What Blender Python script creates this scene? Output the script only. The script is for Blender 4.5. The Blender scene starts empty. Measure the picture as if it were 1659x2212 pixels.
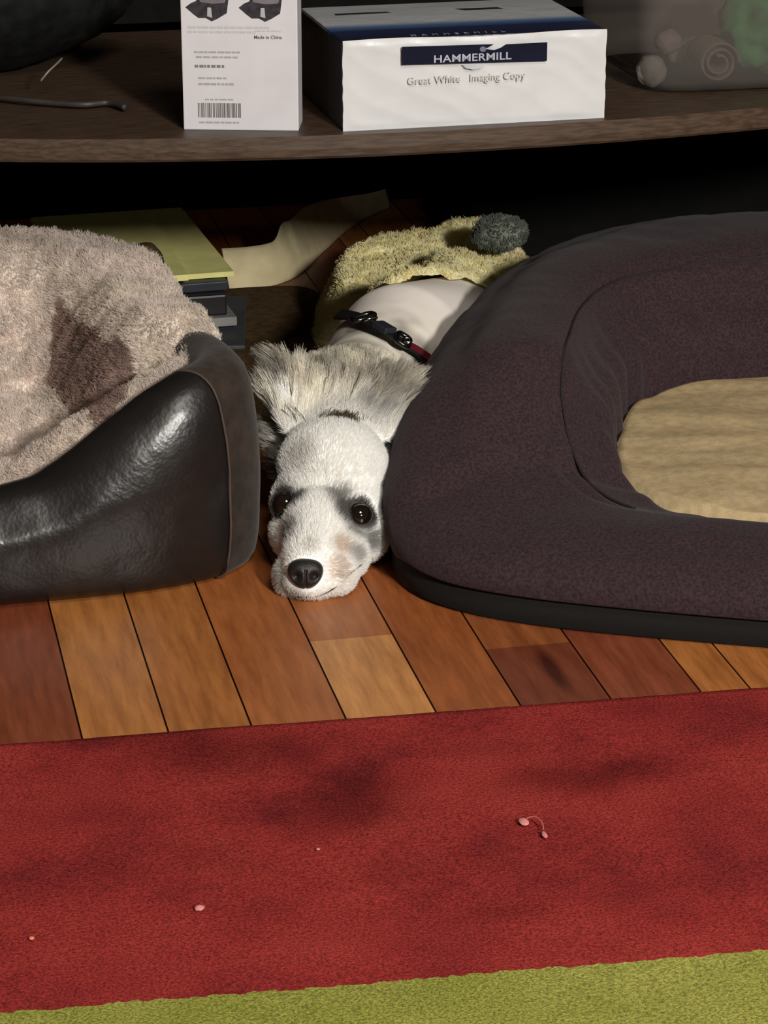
import bpy, bmesh, math, random
import numpy as np
from mathutils import Vector, Matrix, noise
from mathutils.bvhtree import BVHTree

random.seed(7); RNG = np.random.default_rng(7)
SC = bpy.context.scene
COL = SC.collection
R = math.radians

# ------------------------------------------------------------ camera, light, exposure
F_PX, CX, CY = 5500.0, 829.5, 1106.0
CAM_H, PITCH, YAW = 0.97, R(20.8), R(12.4)
cd = bpy.data.cameras.new('camera'); cam = bpy.data.objects.new('camera', cd); COL.objects.link(cam)
cam.location = (0, 0, CAM_H); cam.rotation_euler = (R(90) - PITCH, 0, -YAW)
cd.sensor_fit = 'HORIZONTAL'; cd.sensor_width = 36.0; cd.lens = 36.0 * F_PX / 1659.0
cd.clip_start = 0.05
SC.camera = cam
w = bpy.data.worlds.new('world'); SC.world = w; w.use_nodes = True
w.node_tree.nodes['Background'].inputs[0].default_value = (1.0, 0.86, 0.72, 1)
w.node_tree.nodes['Background'].inputs[1].default_value = 0.04
ld = bpy.data.lights.new('ceiling_lamp_light', 'AREA'); lamp = bpy.data.objects.new('ceiling_lamp_light', ld); COL.objects.link(lamp)
ld.shape = 'DISK'; ld.size = 0.42; ld.energy = 222; ld.color = (1.0, 0.955, 0.89)
lamp.location = (1.28, -2.10, 2.14)
lamp.rotation_euler = (Vector((0.55, 2.6, 0.2)) - Vector(lamp.location)).to_track_quat('-Z', 'Y').to_euler()
ld2 = bpy.data.lights.new('fill_light', 'AREA'); fill_obj = bpy.data.objects.new('fill_light', ld2); COL.objects.link(fill_obj)  # added soft fill, no actual lamp behind it
ld2.shape = 'DISK'; ld2.size = 0.9; ld2.energy = 33; ld2.color = (1.0, 0.93, 0.84)
fill_obj.location = (0.7, 0.2, 2.6)
fill_obj.rotation_euler = (Vector((0.5, 2.0, 0)) - Vector(fill_obj.location)).to_track_quat('-Z', 'Y').to_euler()
SC.view_settings.view_transform = 'Standard'; SC.view_settings.look = 'None'
SC.view_settings.exposure = 0.0; SC.view_settings.gamma = 1.0
SC.view_settings.use_curve_mapping = False

# ------------------------------------------------------------ helpers
FWD = Vector((math.sin(YAW) * math.cos(PITCH), math.cos(YAW) * math.cos(PITCH), -math.sin(PITCH)))
RGT = Vector((math.cos(YAW), -math.sin(YAW), 0)); UPV = RGT.cross(FWD)
EYE = Vector((0, 0, CAM_H)); GF = Vector((math.sin(YAW), math.cos(YAW), 0))
def ray(x, y): return FWD + RGT * ((x - CX) / F_PX) - UPV * ((y - CY) / F_PX)
def atz(x, y, z=0.0):
    d = ray(x, y); return EYE + d * ((z - CAM_H) / d.z)
def atY(x, y, Y):
    d = ray(x, y); return EYE + d * (Y / d.y)
def atd(x, y, g):                       # point at ground distance g along the viewing azimuth
    d = ray(x, y); return EYE + d * (g / d.dot(GF))

def lin(c):
    return tuple(((v / 255) / 12.92 if v / 255 <= 0.04045 else ((v / 255 + 0.055) / 1.055) ** 2.4) for v in c)

def setp(o, label=None, cat=None, group=None, kind=None):
    for k, v in (('label', label), ('category', cat), ('group', group), ('kind', kind)):
        if v: o[k] = v
    return o
def empty(name, loc, label=None, cat=None, group=None, rotz=0):
    o = bpy.data.objects.new(name, None); COL.objects.link(o); o.location = loc; o.rotation_euler = (0, 0, rotz)
    o.empty_display_size = 0.02
    return setp(o, label, cat, group)
def link(name, me, mat=None, parent=None, world=True):
    o = bpy.data.objects.new(name, me); COL.objects.link(o)
    if mat is not None:
        for m in (mat if isinstance(mat, (list, tuple)) else [mat]): me.materials.append(m)
    if parent is not None:
        o.parent = parent
        if world: o.matrix_parent_inverse = wmat(parent).inverted()
    return o
def wmat(o):
    m = o.matrix_basis.copy()
    if o.parent: m = wmat(o.parent) @ o.matrix_parent_inverse @ m
    return m
def mesh(verts, faces, smooth=True):
    me = bpy.data.meshes.new('m'); me.from_pydata([tuple(v) for v in verts], [], faces); me.update()
    if smooth:
        for p in me.polygons: p.use_smooth = True
    return me
def bm_mesh(bm, smooth=True):
    me = bpy.data.meshes.new('m'); bm.to_mesh(me); bm.free()
    if smooth:
        for p in me.polygons: p.use_smooth = True
    return me
def box(w, d, h, bev=0.002, M=None, seg=2, sub=0):      # centred in x/y, base at z=0
    bm = bmesh.new(); bmesh.ops.create_cube(bm, size=1)
    bmesh.ops.scale(bm, vec=(w, d, h), verts=bm.verts); bmesh.ops.translate(bm, vec=(0, 0, h / 2), verts=bm.verts)
    if sub: bmesh.ops.subdivide_edges(bm, edges=bm.edges[:], cuts=sub, use_grid_fill=True)
    elif bev: bmesh.ops.bevel(bm, geom=bm.edges[:] , offset=bev, segments=seg, affect='EDGES', profile=0.6)
    if M is not None: bmesh.ops.transform(bm, matrix=M, verts=bm.verts)
    return bm_mesh(bm, False)
def grid(nu, nv, fn, cu=False, cv=False, flip=False):
    V = [fn(i / (nu if cu else nu - 1), j / (nv if cv else nv - 1)) for i in range(nu) for j in range(nv)]
    Fc = []
    for i in range(nu if cu else nu - 1):
        for j in range(nv if cv else nv - 1):
            a = i * nv + j; b = ((i + 1) % nu) * nv + j; c = ((i + 1) % nu) * nv + (j + 1) % nv; d = i * nv + (j + 1) % nv
            Fc.append((a, d, c, b) if flip else (a, b, c, d))
    return V, Fc
def catmull(pts, n, closed=False):
    P = [Vector(p) for p in pts]; out = []; L = len(P); segs = L if closed else L - 1
    for k in range(n):
        t = k / (n if closed else n - 1) * segs; i = min(int(t), segs - 1); f = t - i
        g = (lambda q: P[q % L]) if closed else (lambda q: P[max(0, min(L - 1, q))])
        a, b, c, d = g(i - 1), g(i), g(i + 1), g(i + 2)
        out.append(0.5 * ((2 * b) + (c - a) * f + (2 * a - 5 * b + 4 * c - d) * f * f + (3 * b - a - 3 * c + d) * f ** 3))
    return out
def tube(pts, rad, n=10, closed=False, flat=None):
    P = [Vector(p) for p in pts]; L = len(P); V = []; Fc = []
    up = Vector((0, 0, 1))
    for i, p in enumerate(P):
        t = (P[(i + 1) % L] - P[i - 1]) if closed else (P[min(i + 1, L - 1)] - P[max(i - 1, 0)])
        t.normalize(); u = up if abs(t.dot(up)) < 0.95 else Vector((1, 0, 0))
        s = t.cross(u).normalized(); q = s.cross(t)
        r = rad[i] if isinstance(rad, (list, tuple)) else rad
        for k in range(n):
            a = 2 * math.pi * k / n; V.append(p + s * math.cos(a) * r + q * math.sin(a) * r * (flat or 1))
    for i in range(L if closed else L - 1):
        for k in range(n):
            a = i * n + k; b = i * n + (k + 1) % n; c = ((i + 1) % L) * n + (k + 1) % n; d = ((i + 1) % L) * n + k
            Fc.append((a, b, c, d))
    if not closed: Fc.append(tuple(range(n))[::-1]); Fc.append(tuple((L - 1) * n + k for k in range(n)))
    return mesh(V, Fc)
def fbm(p, s=1.0, o=3, seed=0.0):
    q = Vector((p[0] * s + seed, p[1] * s - seed, p[2] * s + 2 * seed)); v = 0; a = 1; tot = 0
    for _ in range(o): v += a * noise.noise(q); tot += a; q = q * 2.03; a *= 0.5
    return v / tot
def sstep(a, b, x):
    t = max(0.0, min(1.0, (x - a) / (b - a))); return t * t * (3 - 2 * t)

# ------------------------------------------------------------ materials
class NT:
    def __init__(s, name):
        s.m = bpy.data.materials.new(name); s.m.use_nodes = True; s.t = s.m.node_tree
        s.b = s.t.nodes['Principled BSDF']
    def n(s, kind, **kw):
        x = s.t.nodes.new(kind)
        for k, v in kw.items():
            if k in x.inputs: x.inputs[k].default_value = v
            else: setattr(x, k, v)
        return x
    def l(s, a, b): s.t.links.new(a, b)
def mat(name, col, rough=0.6, var=0.15, scale=40, bump=0.0, bscale=200, col2=None, spec=0.4, metal=0, stretch=None, sheen=0, detail=4, attr=None, coat=0):
    q = NT(name); b = q.b
    tc = q.n('ShaderNodeTexCoord'); mp = q.n('ShaderNodeMapping'); q.l(tc.outputs['Object'], mp.inputs[0])
    if stretch: mp.inputs['Scale'].default_value = stretch
    nz = q.n('ShaderNodeTexNoise', Scale=scale, Detail=detail); q.l(mp.outputs[0], nz.inputs['Vector'])
    rp = q.n('ShaderNodeValToRGB'); q.l(nz.outputs[0], rp.inputs[0])
    c = lin(col); c2 = lin(col2) if col2 else None
    lo = c2 if c2 else tuple(v * (1 - var) for v in c); hi = c if c2 else tuple(min(1, v * (1 + var)) for v in c)
    rp.color_ramp.elements[0].position = 0.36; rp.color_ramp.elements[1].position = 0.64
    rp.color_ramp.elements[0].color = (*lo, 1); rp.color_ramp.elements[1].color = (*hi, 1)
    if attr:
        at = q.n('ShaderNodeAttribute', attribute_name=attr); mx = q.n('ShaderNodeMix', data_type='RGBA', blend_type='MULTIPLY')
        mx.inputs[0].default_value = 1.0; q.l(rp.outputs[0], mx.inputs[6]); q.l(at.outputs['Color'], mx.inputs[7]); q.l(mx.outputs[2], b.inputs['Base Color'])
    else: q.l(rp.outputs[0], b.inputs['Base Color'])
    b.inputs['Roughness'].default_value = rough; b.inputs['Metallic'].default_value = metal
    b.inputs['Specular IOR Level'].default_value = spec
    b.inputs['Coat Weight'].default_value = coat
    if sheen: b.inputs['Sheen Weight'].default_value = sheen; b.inputs['Sheen Roughness'].default_value = 0.5
    if bump:
        n2 = q.n('ShaderNodeTexNoise', Scale=bscale, Detail=5); q.l(mp.outputs[0], n2.inputs['Vector'])
        bp = q.n('ShaderNodeBump', Strength=bump, Distance=0.002); q.l(n2.outputs[0], bp.inputs['Height']); q.l(bp.outputs[0], b.inputs['Normal'])
    return q.m
def hairmat(name, rough=0.75, spec=0.15):
    q = NT(name); at = q.n('ShaderNodeAttribute', attribute_name='tint'); q.l(at.outputs['Color'], q.b.inputs['Base Color'])
    q.b.inputs['Roughness'].default_value = rough; q.b.inputs['Specular IOR Level'].default_value = spec
    tr = q.n('ShaderNodeBsdfTranslucent'); q.l(at.outputs['Color'], tr.inputs[0]); ms = q.n('ShaderNodeMixShader'); ms.inputs[0].default_value = .40
    q.l(q.b.outputs[0], ms.inputs[1]); q.l(tr.outputs[0], ms.inputs[2]); q.l(ms.outputs[0], q.t.nodes['Material Output'].inputs[0])
    return q.m

# hair strands as native curves: roots, direction and length per strand
def strands(name, parent, root, direc, length, rad, tint, material, k=5, bend=None, clump=0, clumpf=0.5, frizz=0.0):
    n = len(root); t = np.linspace(0, 1, k)[None, :, None]
    d = direc / np.maximum(1e-9, np.linalg.norm(direc, axis=1, keepdims=True))
    P = root[:, None, :] + d[:, None, :] * length[:, None, None] * t
    if bend is not None: P = P + bend[:, None, :] * (t ** 2) * length[:, None, None]
    if frizz: P = P + RNG.normal(0, 1, (n, k, 3)) * (frizz * length[:, None, None]) * t
    if clump:
        ci = RNG.choice(n, min(clump, n), replace=False); C = root[ci]; best = np.zeros(n, int)
        for s in range(0, n, 4000):
            dd = ((root[s:s + 4000, None, :] - C[None]) ** 2).sum(2); best[s:s + 4000] = dd.argmin(1)
        Q = P[ci][best]; P = P + (Q - P) * (clumpf * t ** 1.2)
    hc = bpy.data.hair_curves.new(name); hc.add_curves([k] * n)
    hc.points.foreach_set('position', P.astype(np.float32).ravel())
    rr = (np.ones((n, k)) * rad * (1 - 0.75 * np.linspace(0, 1, k)[None, :] ** 1.5)).astype(np.float32)
    hc.points.foreach_set('radius', rr.ravel())
    a = hc.attributes.new('tint', 'FLOAT_COLOR', 'CURVE')
    a.data.foreach_set('color', np.concatenate([tint, np.ones((n, 1))], 1).astype(np.float32).ravel())
    hc.materials.append(material)
    o = bpy.data.objects.new(name, hc); COL.objects.link(o)
    if parent is not None: o.parent = parent; o.matrix_parent_inverse = wmat(parent).inverted()
    return o
def sample(me, n, wfn=None):
    me.calc_loop_triangles()
    tri = np.zeros(len(me.loop_triangles) * 3, int); me.loop_triangles.foreach_get('vertices', tri); tri = tri.reshape(-1, 3)
    co = np.zeros(len(me.vertices) * 3, np.float32); me.vertices.foreach_get('co', co); co = co.reshape(-1, 3).astype(float)
    A, B, C = co[tri[:, 0]], co[tri[:, 1]], co[tri[:, 2]]
    cr = np.cross(B - A, C - A); ar = np.linalg.norm(cr, axis=1); nn = cr / np.maximum(ar[:, None], 1e-12)
    wt = ar.copy()
    if wfn is not None: wt = wt * wfn((A + B + C) / 3, nn)
    i = RNG.choice(len(tri), n, p=wt / wt.sum()); u = np.sqrt(RNG.random(n))[:, None]; v = RNG.random(n)[:, None]
    return A[i] * (1 - u) + B[i] * (u * (1 - v)) + C[i] * (u * v), nn[i]

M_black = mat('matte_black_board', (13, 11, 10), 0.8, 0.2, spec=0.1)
M_print = mat('black_print', (30, 28, 34), 0.6, 0.1)
M_grey = mat('grey_print', (160, 158, 160), 0.7, 0.25, scale=900)

# ------------------------------------------------------------ floor of strip planks
X0 = [-1.7 + .08 * i for i in range(23)]
edges = [x for x in [-0.467 + .08 * i for i in range(8)]] + [.173, .248, .321, .405, .486, .563, .646, .73, .776, .856, .936, 1.016, 1.096, 1.176, 1.256, 1.336, 1.416, 1.496, 1.576, 1.656]
pcol = {.173: [(9, (194, 126, 66))], .248: [(9, (184, 116, 60))], .321: [(9, (176, 104, 55))], .405: [(2.172, (214, 148, 86)), (9, (180, 110, 60))],
        .486: [(9, (168, 96, 50))], .563: [(2.118, (130, 68, 45)), (9, (160, 92, 52))], .646: [(9, (146, 76, 50))], .73: [(9, (190, 120, 62))], .776: [(9, (192, 122, 64))]}
bm = bmesh.new(); cl = bm.loops.layers.color.new('plank')
def plank(x0, x1, y0, y1, c):
    g = 0.0002; z = 0.0; e = 0.0007
    P = [(x0 + g, y0), (x1 - g, y0), (x1 - g, y1), (x0 + g, y1)]
    Q = [(x0 + g + e, y0 + .0002), (x1 - g - e, y0 + .0002), (x1 - g - e, y1), (x0 + g + e, y1)]
    lo = [bm.verts.new((*p, -0.0018)) for p in P]; hi = [bm.verts.new((*p, z)) for p in Q]
    fs = [bm.faces.new(hi)] + [bm.faces.new((lo[i], lo[(i + 1) % 4], hi[(i + 1) % 4], hi[i])) for i in range(4)]
    for k, f in enumerate(fs):
        for l in f.loops: l[cl] = (*[v / 255 * (.93 if k == 0 else .40) for v in c], 1)
for i in range(len(edges) - 1):
    x0, x1 = edges[i], edges[i + 1]; seq = pcol.get(x0)
    if seq is None:
        base = [(172, 102, 54), (148, 82, 50), (184, 118, 64), (158, 92, 50)][(i * 7) % 4]
        if abs(x0 - .093) < .01: base = (142, 74, 46)
        seq = [(9, base)]
    y = 0.6
    for ye, c in seq:
        y1 = min(ye, 4.0); plank(x0, x1, y, y1, c); y = y1
        if y >= 4.0: break
v = [bm.verts.new(p) for p in ((-.6, .4, -.002), (1.8, .4, -.002), (1.8, 4.1, -.002), (-.6, 4.1, -.002))]
f = bm.faces.new(v)
for l in f.loops: l[cl] = (.10, .05, .02, 1)
me = bm_mesh(bm, False)
q = NT('oak_strip_planks'); b = q.b
at = q.n('ShaderNodeAttribute', attribute_name='plank'); tc = q.n('ShaderNodeTexCoord')
mp = q.n('ShaderNodeMapping'); mp.inputs['Scale'].default_value = (14, 1.6, 1); q.l(tc.outputs['Object'], mp.inputs[0])
nz = q.n('ShaderNodeTexNoise', Scale=6, Detail=6, Roughness=0.65); q.l(mp.outputs[0], nz.inputs['Vector'])
rp = q.n('ShaderNodeValToRGB'); q.l(nz.outputs[0], rp.inputs[0]); rp.color_ramp.elements[0].position = .33; rp.color_ramp.elements[1].position = .66
rp.color_ramp.elements[0].color = (.66, .60, .55, 1); rp.color_ramp.elements[1].color = (1.12, 1.12, 1.12, 1)
mx = q.n('ShaderNodeMix', data_type='RGBA', blend_type='MULTIPLY'); mx.inputs[0].default_value = 1
q.l(at.outputs['Color'], mx.inputs[6]); q.l(rp.outputs[0], mx.inputs[7])
mp2 = q.n('ShaderNodeMapping'); q.l(tc.outputs['Object'], mp2.inputs[0]); mp2.inputs['Location'].default_value = (-.612 * 1, -2.06 * .16, 0); mp2.inputs['Scale'].default_value = (1, .16, 1)
vl = q.n('ShaderNodeVectorMath', operation='LENGTH'); q.l(mp2.outputs[0], vl.inputs[0])
mr = q.n('ShaderNodeMapRange'); mr.inputs['From Min'].default_value = .004; mr.inputs['From Max'].default_value = .0115; mr.inputs['To Min'].default_value = 1; mr.inputs['To Max'].default_value = 0; q.l(vl.outputs['Value'], mr.inputs[0])
mx2 = q.n('ShaderNodeMix', data_type='RGBA'); q.l(mr.outputs[0], mx2.inputs[0]); q.l(mx.outputs[2], mx2.inputs[6]); mx2.inputs[7].default_value = (*lin((66, 26, 16)), 1)
q.l(mx2.outputs[2], b.inputs['Base Color']); b.inputs['Roughness'].default_value = .36; b.inputs['Specular IOR Level'].default_value = .35
bp = q.n('ShaderNodeBump', Strength=.15, Distance=.001); q.l(nz.outputs[0], bp.inputs['Height']); q.l(bp.outputs[0], b.inputs['Normal'])
setp(link('floor', me, q.m), kind='structure')

# back wall of the room, behind the furniture
setp(link('wall_back', box(3.6, .05, 2.4, 0, Matrix.Translation((.6, 4.06, 0))), mat('dark_wall_paint', (60, 54, 48), .9)), kind='structure')

# ------------------------------------------------------------ rug
RZ = -.0105                              # edges run a hair off the plank ends
def edgeY(X, y0, k): return y0 + k * X
def rugfn(u, v):
    X = -.5 + 1.37 * u
    yb = .62; yt = 2.002 - .045 * (X - .1) + .0012 * fbm((X * 30, 0, 0), 1)
    Y = yb + (yt - yb) * v
    z = .009 + .0012 * fbm((X, Y, 0), 9, 2)
    if v > .998: z = .0005
    return Vector((X, Y, z))
V, Fc = grid(260, 200, lambda u, v: rugfn(u, min(1, v * 1.004)), flip=False)
me = mesh(V, Fc)
q = NT('red_rug_pile'); b = q.b; tc = q.n('ShaderNodeTexCoord')
def rampn(src, stops, interp='LINEAR'):
    r = q.n('ShaderNodeValToRGB'); r.color_ramp.interpolation = interp
    while len(r.color_ramp.elements) < len(stops): r.color_ramp.elements.new(.5)
    for e, (p, c) in zip(r.color_ramp.elements, stops): e.position = p; e.color = (*c, 1)
    q.l(src, r.inputs[0]); return r
n1 = q.n('ShaderNodeTexNoise', Scale=7, Detail=5, Roughness=.6); q.l(tc.outputs['Object'], n1.inputs['Vector'])
n2 = q.n('ShaderNodeTexNoise', Scale=420, Detail=3, Roughness=.8); q.l(tc.outputs['Object'], n2.inputs['Vector'])
red = rampn(n1.outputs[0], [(.30, lin((116, 38, 40))), (.50, lin((147, 49, 46))), (.72, lin((160, 58, 53)))])
grn = rampn(n1.outputs[0], [(.30, lin((134, 136, 58))), (.65, lin((158, 156, 78)))])
# soiled patches
def spot(x, y, rx, ry, amt):
    m_ = q.n('ShaderNodeMapping', vector_type='POINT'); q.l(tc.outputs['Object'], m_.inputs[0]); p = atz(x, y)
    m_.inputs['Location'].default_value = (-p.x / rx, -p.y / ry, 0); m_.inputs['Scale'].default_value = (1 / rx, 1 / ry, 0)
    L = q.n('ShaderNodeVectorMath', operation='LENGTH'); q.l(m_.outputs[0], L.inputs[0])
    ad = q.n('ShaderNodeMath', operation='MULTIPLY_ADD'); q.l(n1.outputs[0], ad.inputs[0]); ad.inputs[1].default_value = 1.6; ad.inputs[2].default_value = -.8
    s_ = q.n('ShaderNodeMath', operation='ADD'); q.l(L.outputs['Value'], s_.inputs[0]); q.l(ad.outputs[0], s_.inputs[1])
    r_ = q.n('ShaderNodeMapRange', interpolation_type='SMOOTHSTEP'); q.l(s_.outputs[0], r_.inputs[0])
    r_.inputs['From Min'].default_value = .1; r_.inputs['From Max'].default_value = 1.1; r_.inputs['To Min'].default_value = 1 - amt; r_.inputs['To Max'].default_value = 1
    return r_.outputs[0]
cur = None
for a in [(510, 1650, .10, .07, .38), (780, 1770, .075, .085, .45), (1250, 1700, .12, .045, .33), (1080, 1990, .05, .03, .3), (1060, 1640, .07, .03, .22), (450, 1880, .05, .06, .18), (880, 1900, .08, .05, .2), (330, 1610, .1, .03, .25)]:
    s_ = spot(*a)
    if cur is None: cur = s_
    else:
        m_ = q.n('ShaderNodeMath', operation='MULTIPLY'); q.l(cur, m_.inputs[0]); q.l(s_, m_.inputs[1]); cur = m_.outputs[0]
mm = q.n('ShaderNodeVectorMath', operation='SCALE'); q.l(red.outputs[0], mm.inputs[0]); q.l(cur, mm.inputs['Scale'])
# seam between red and green: Y < 1.564 - .06 (X-.07)
sx = q.n('ShaderNodeSeparateXYZ'); q.l(tc.outputs['Object'], sx.inputs[0])
a1 = q.n('ShaderNodeMath', operation='MULTIPLY_ADD'); q.l(sx.outputs[0], a1.inputs[0]); a1.inputs[1].default_value = .063; q.l(sx.outputs[1], a1.inputs[2])
n3 = q.n('ShaderNodeTexNoise', Scale=90, Detail=3); q.l(tc.outputs['Object'], n3.inputs['Vector'])
a2 = q.n('ShaderNodeMath', operation='MULTIPLY_ADD'); q.l(n3.outputs[0], a2.inputs[0]); a2.inputs[1].default_value = .012; q.l(a1.outputs[0], a2.inputs[2])
gt = q.n('ShaderNodeMath', operation='GREATER_THAN'); q.l(a2.outputs[0], gt.inputs[0]); gt.inputs[1].default_value = 1.564 + .063 * .069 + .006
mx = q.n('ShaderNodeMix', data_type='RGBA'); q.l(gt.outputs[0], mx.inputs[0]); q.l(grn.outputs[0], mx.inputs[6]); q.l(mm.outputs[0], mx.inputs[7])
fine = rampn(n2.outputs[0], [(.34, (.42, .42, .42)), (.66, (1.5, 1.5, 1.5))])
mx2 = q.n('ShaderNodeMix', data_type='RGBA', blend_type='MULTIPLY'); mx2.inputs[0].default_value = 1; q.l(mx.outputs[2], mx2.inputs[6]); q.l(fine.outputs[0], mx2.inputs[7])
q.l(mx2.outputs[2], b.inputs['Base Color']); b.inputs['Roughness'].default_value = .95; b.inputs['Specular IOR Level'].default_value = .05
bp = q.n('ShaderNodeBump', Strength=.7, Distance=.002); q.l(n2.outputs[0], bp.inputs['Height']); q.l(bp.outputs[0], b.inputs['Normal'])
setp(link('rug', me, q.m), 'red rug with an olive green band lying on the plank floor in front', 'rug')

# ------------------------------------------------------------ shelf furniture
shelf = empty('shelf_unit', (.8, 3.2, 0), 'dark walnut shelf unit with a bow-fronted shelf over black open space', 'shelf unit')
def front_edge(X): return 2.634 + .048 * ((X - .62) / .44) ** 2 * (1.25 if X < .62 else 1)
M_wood = mat('walnut_laminate', (80, 63, 50), .45, .3, scale=10, detail=6, stretch=(3, 30, 30), col2=(58, 42, 30), spec=.4, bump=.1, bscale=60)
N = 80; V = []; Fc = []
prof = [(0, 0), (-.0025, .003), (-.003, .011), (-.0025, .022), (0, .025), (.012, .025)]
xs = [-.2 + 2.0 * i / (N - 1) for i in range(N)]
for X in xs:
    fy = front_edge(max(-.1, min(1.35, X)))
    for dy, z in prof: V.append((X, fy + dy, .355 + z))
    V.append((X, 3.30, .38)); V.append((X, 3.30, .355))
k = len(prof) + 2
for i in range(N - 1):
    for j in range(k): a = i * k + j; b_ = i * k + (j + 1) % k; Fc.append((a, a + k, b_ + k, b_)[::-1])
Fc.append(tuple(range(k))[::-1]); Fc.append(tuple((N - 1) * k + j for j in range(k)))
me = mesh(V, Fc, False); o = link('shelf_board', me, M_wood, shelf)
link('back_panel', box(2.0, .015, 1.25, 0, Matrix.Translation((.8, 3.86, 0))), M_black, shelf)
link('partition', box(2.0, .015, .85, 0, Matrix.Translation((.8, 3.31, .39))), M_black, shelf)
for X in (-.21, 1.81): link('side_panel', box(.02, 1.2, 1.25, .001, Matrix.Translation((X, 3.255, 0))), M_wood, shelf)
link('unseen_shade_board', box(2.04, .62, .025, .002, Matrix.Translation((.8, 3.0, 1.22))), M_wood, shelf)  # board above the view, added to shade the space over the shelf

# ------------------------------------------------------------ writing helper
def text_mesh(s, size, extrude=.0001, bold=0.0, align='LEFT', space=1.0):
    cu = bpy.data.curves.new('t', 'FONT'); cu.body = s; cu.size = size; cu.extrude = extrude; cu.offset = bold; cu.align_x = align; cu.space_character = space
    o = bpy.data.objects.new('t', cu); COL.objects.link(o); dg = bpy.context.evaluated_depsgraph_get()
    me = bpy.data.meshes.new_from_object(o.evaluated_get(dg)); bpy.data.objects.remove(o); return me
def flat_poly(polys, th=.0003):             # polygons in x/z, a hair thick towards -y
    bm = bmesh.new()
    for pl in polys:
        a = [bm.verts.new((x, -th, z)) for x, z in pl]; bm.faces.new(a)
    bmesh.ops.recalc_face_normals(bm, faces=bm.faces)
    return bm_mesh(bm, False)
def stand(me, loc):                          # text lies in x/y -> stand it up in x/z
    me.transform(Matrix.Translation(loc) @ Matrix.Rotation(R(90), 4, 'X')); return me

# white cartridge carton, front face towards the camera
A = Vector((.372, 2.698, .38)); B = Vector((.492, 2.665, .38)); ang = math.atan2(B.y - A.y, B.x - A.x); W = (B - A).length
ink = empty('ink_carton', ((A + B) / 2), 'tall white printed carton with a barcode standing on the shelf', 'carton', rotz=ang)
HB = .165
M_white = mat('white_card', (204, 202, 206), .5, .03, scale=30)
def child(name, me, m, par, **kw):
    o = link(name, me, m, par, world=False); return o
child('carton_body', box(W, .05, HB, .0012, Matrix.Translation((0, .025, 0))), M_white, ink)
S = 1 / 2045.0                               # metres per photo pixel on the carton front
def C(x, y): return ((x - 397) * S - W / 2, (283 - y) * S)
for name, dx in (('printer_picture', 0), ('printer_picture', 116)):
    P = [[C(x + dx, y) for x, y in pl] for pl in ([(408, 14), (420, 5), (432, 0), (434, -16), (500, -18), (502, -2), (498, 26), (478, 38), (465, 44), (452, 37), (436, 37), (424, 28)],)]
    pp = child(name, flat_poly(P), mat('printer_picture_ink', (42, 38, 44), .6, .5, scale=160), ink)
    child('printer_highlight', flat_poly([[C(x + dx, y) for x, y in ((456, 14), (464, 14), (466, 36), (455, 33))]], .0005), mat('pale_ink', (170, 168, 170)), pp)
    child('printer_lid', flat_poly([[C(x + dx, y) for x, y in ((438, -6), (498, -8), (494, 4), (466, 6), (440, 2))]], .0005), mat('grey_ink', (110, 104, 108)), pp)
def rowbars(x0, x1, y, h, word=(6, 18), seed=1):
    r = random.Random(seed); out = []; x = x0
    while x < x1:
        xe = min(x1, x + r.uniform(*word)); out.append([C(x, y - h / 2), C(xe, y - h / 2), C(xe, y + h / 2), C(x, y + h / 2)]); x = xe + r.uniform(1.5, 3)
    return out
faint = mat('faint_grey_ink', (186, 184, 186), .7, .08, scale=700)
for args, sd, m_ in (((412, 590, 57, 5), 2, faint), ((412, 560, 67, 5), 3, faint), ((560, 615, 64, 3), 9, faint)):
    child('printed_text', flat_poly(rowbars(*args, seed=sd)), m_, ink)
mg = mat('mid_grey_ink', (160, 157, 158), .7, .1, scale=700)
for args, sd in (((424, 528, 111, 4), 4), ((428, 520, 122, 4), 5), ((432, 494, 168, 4), 6), ((432, 510, 181, 5), 7), ((446, 508, 215, 3), 8), ((432, 520, 266, 4), 11)):
    child('printed_text', flat_poly(rowbars(*args, seed=sd)), mg, ink)
child('printed_text', flat_poly(rowbars(425, 492, 142, 6, (4, 12), seed=12)), mat('dark_grey_ink', (118, 114, 116), .7, .1), ink)
t_ = text_mesh('Made in China', 10.5 * S, .0001, .00006); x, z = C(556, 81); child('printed_text', stand(t_, (x, -.0003, z)), mat('dark_ink', (80, 76, 84)), ink)
r = random.Random(5); bars = []; x = 430.0
while x < 524:
    wv = r.choice((1, 1.5, 2, 3)); bars.append([C(x, 223), C(x + wv, 223), C(x + wv, 255), C(x, 255)]); x += wv + r.choice((1, 1, 1.6, 2.4))
child('barcode', flat_poly(bars), mat('barcode_ink', (92, 86, 84)), ink)

# paper ream pack
A = Vector((.538, 2.650, .38)); B = Vector((.833, 2.657, .38)); W = (B - A).length; HR = .0975
ream = empty('paper_ream', ((A + B) / 2), 'wrapped paper pack with white end and navy HAMMERMILL label on the shelf', 'paper ream', rotz=math.atan2(B.y - A.y, B.x - A.x))
q = NT('navy_wrapper'); tc = q.n('ShaderNodeTexCoord'); sx = q.n('ShaderNodeSeparateXYZ'); q.l(tc.outputs['Object'], sx.inputs[0])
def rampn2(src, stops, interp='LINEAR'):
    r_ = q.n('ShaderNodeValToRGB'); r_.color_ramp.interpolation = interp
    while len(r_.color_ramp.elements) < len(stops): r_.color_ramp.elements.new(.5)
    for e, (p, c) in zip(r_.color_ramp.elements, stops): e.position = p; e.color = (*c, 1)
    q.l(src, r_.inputs[0]); return r_
mr = q.n('ShaderNodeMapRange'); q.l(sx.outputs[1], mr.inputs[0]); mr.inputs['From Max'].default_value = .216
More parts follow.
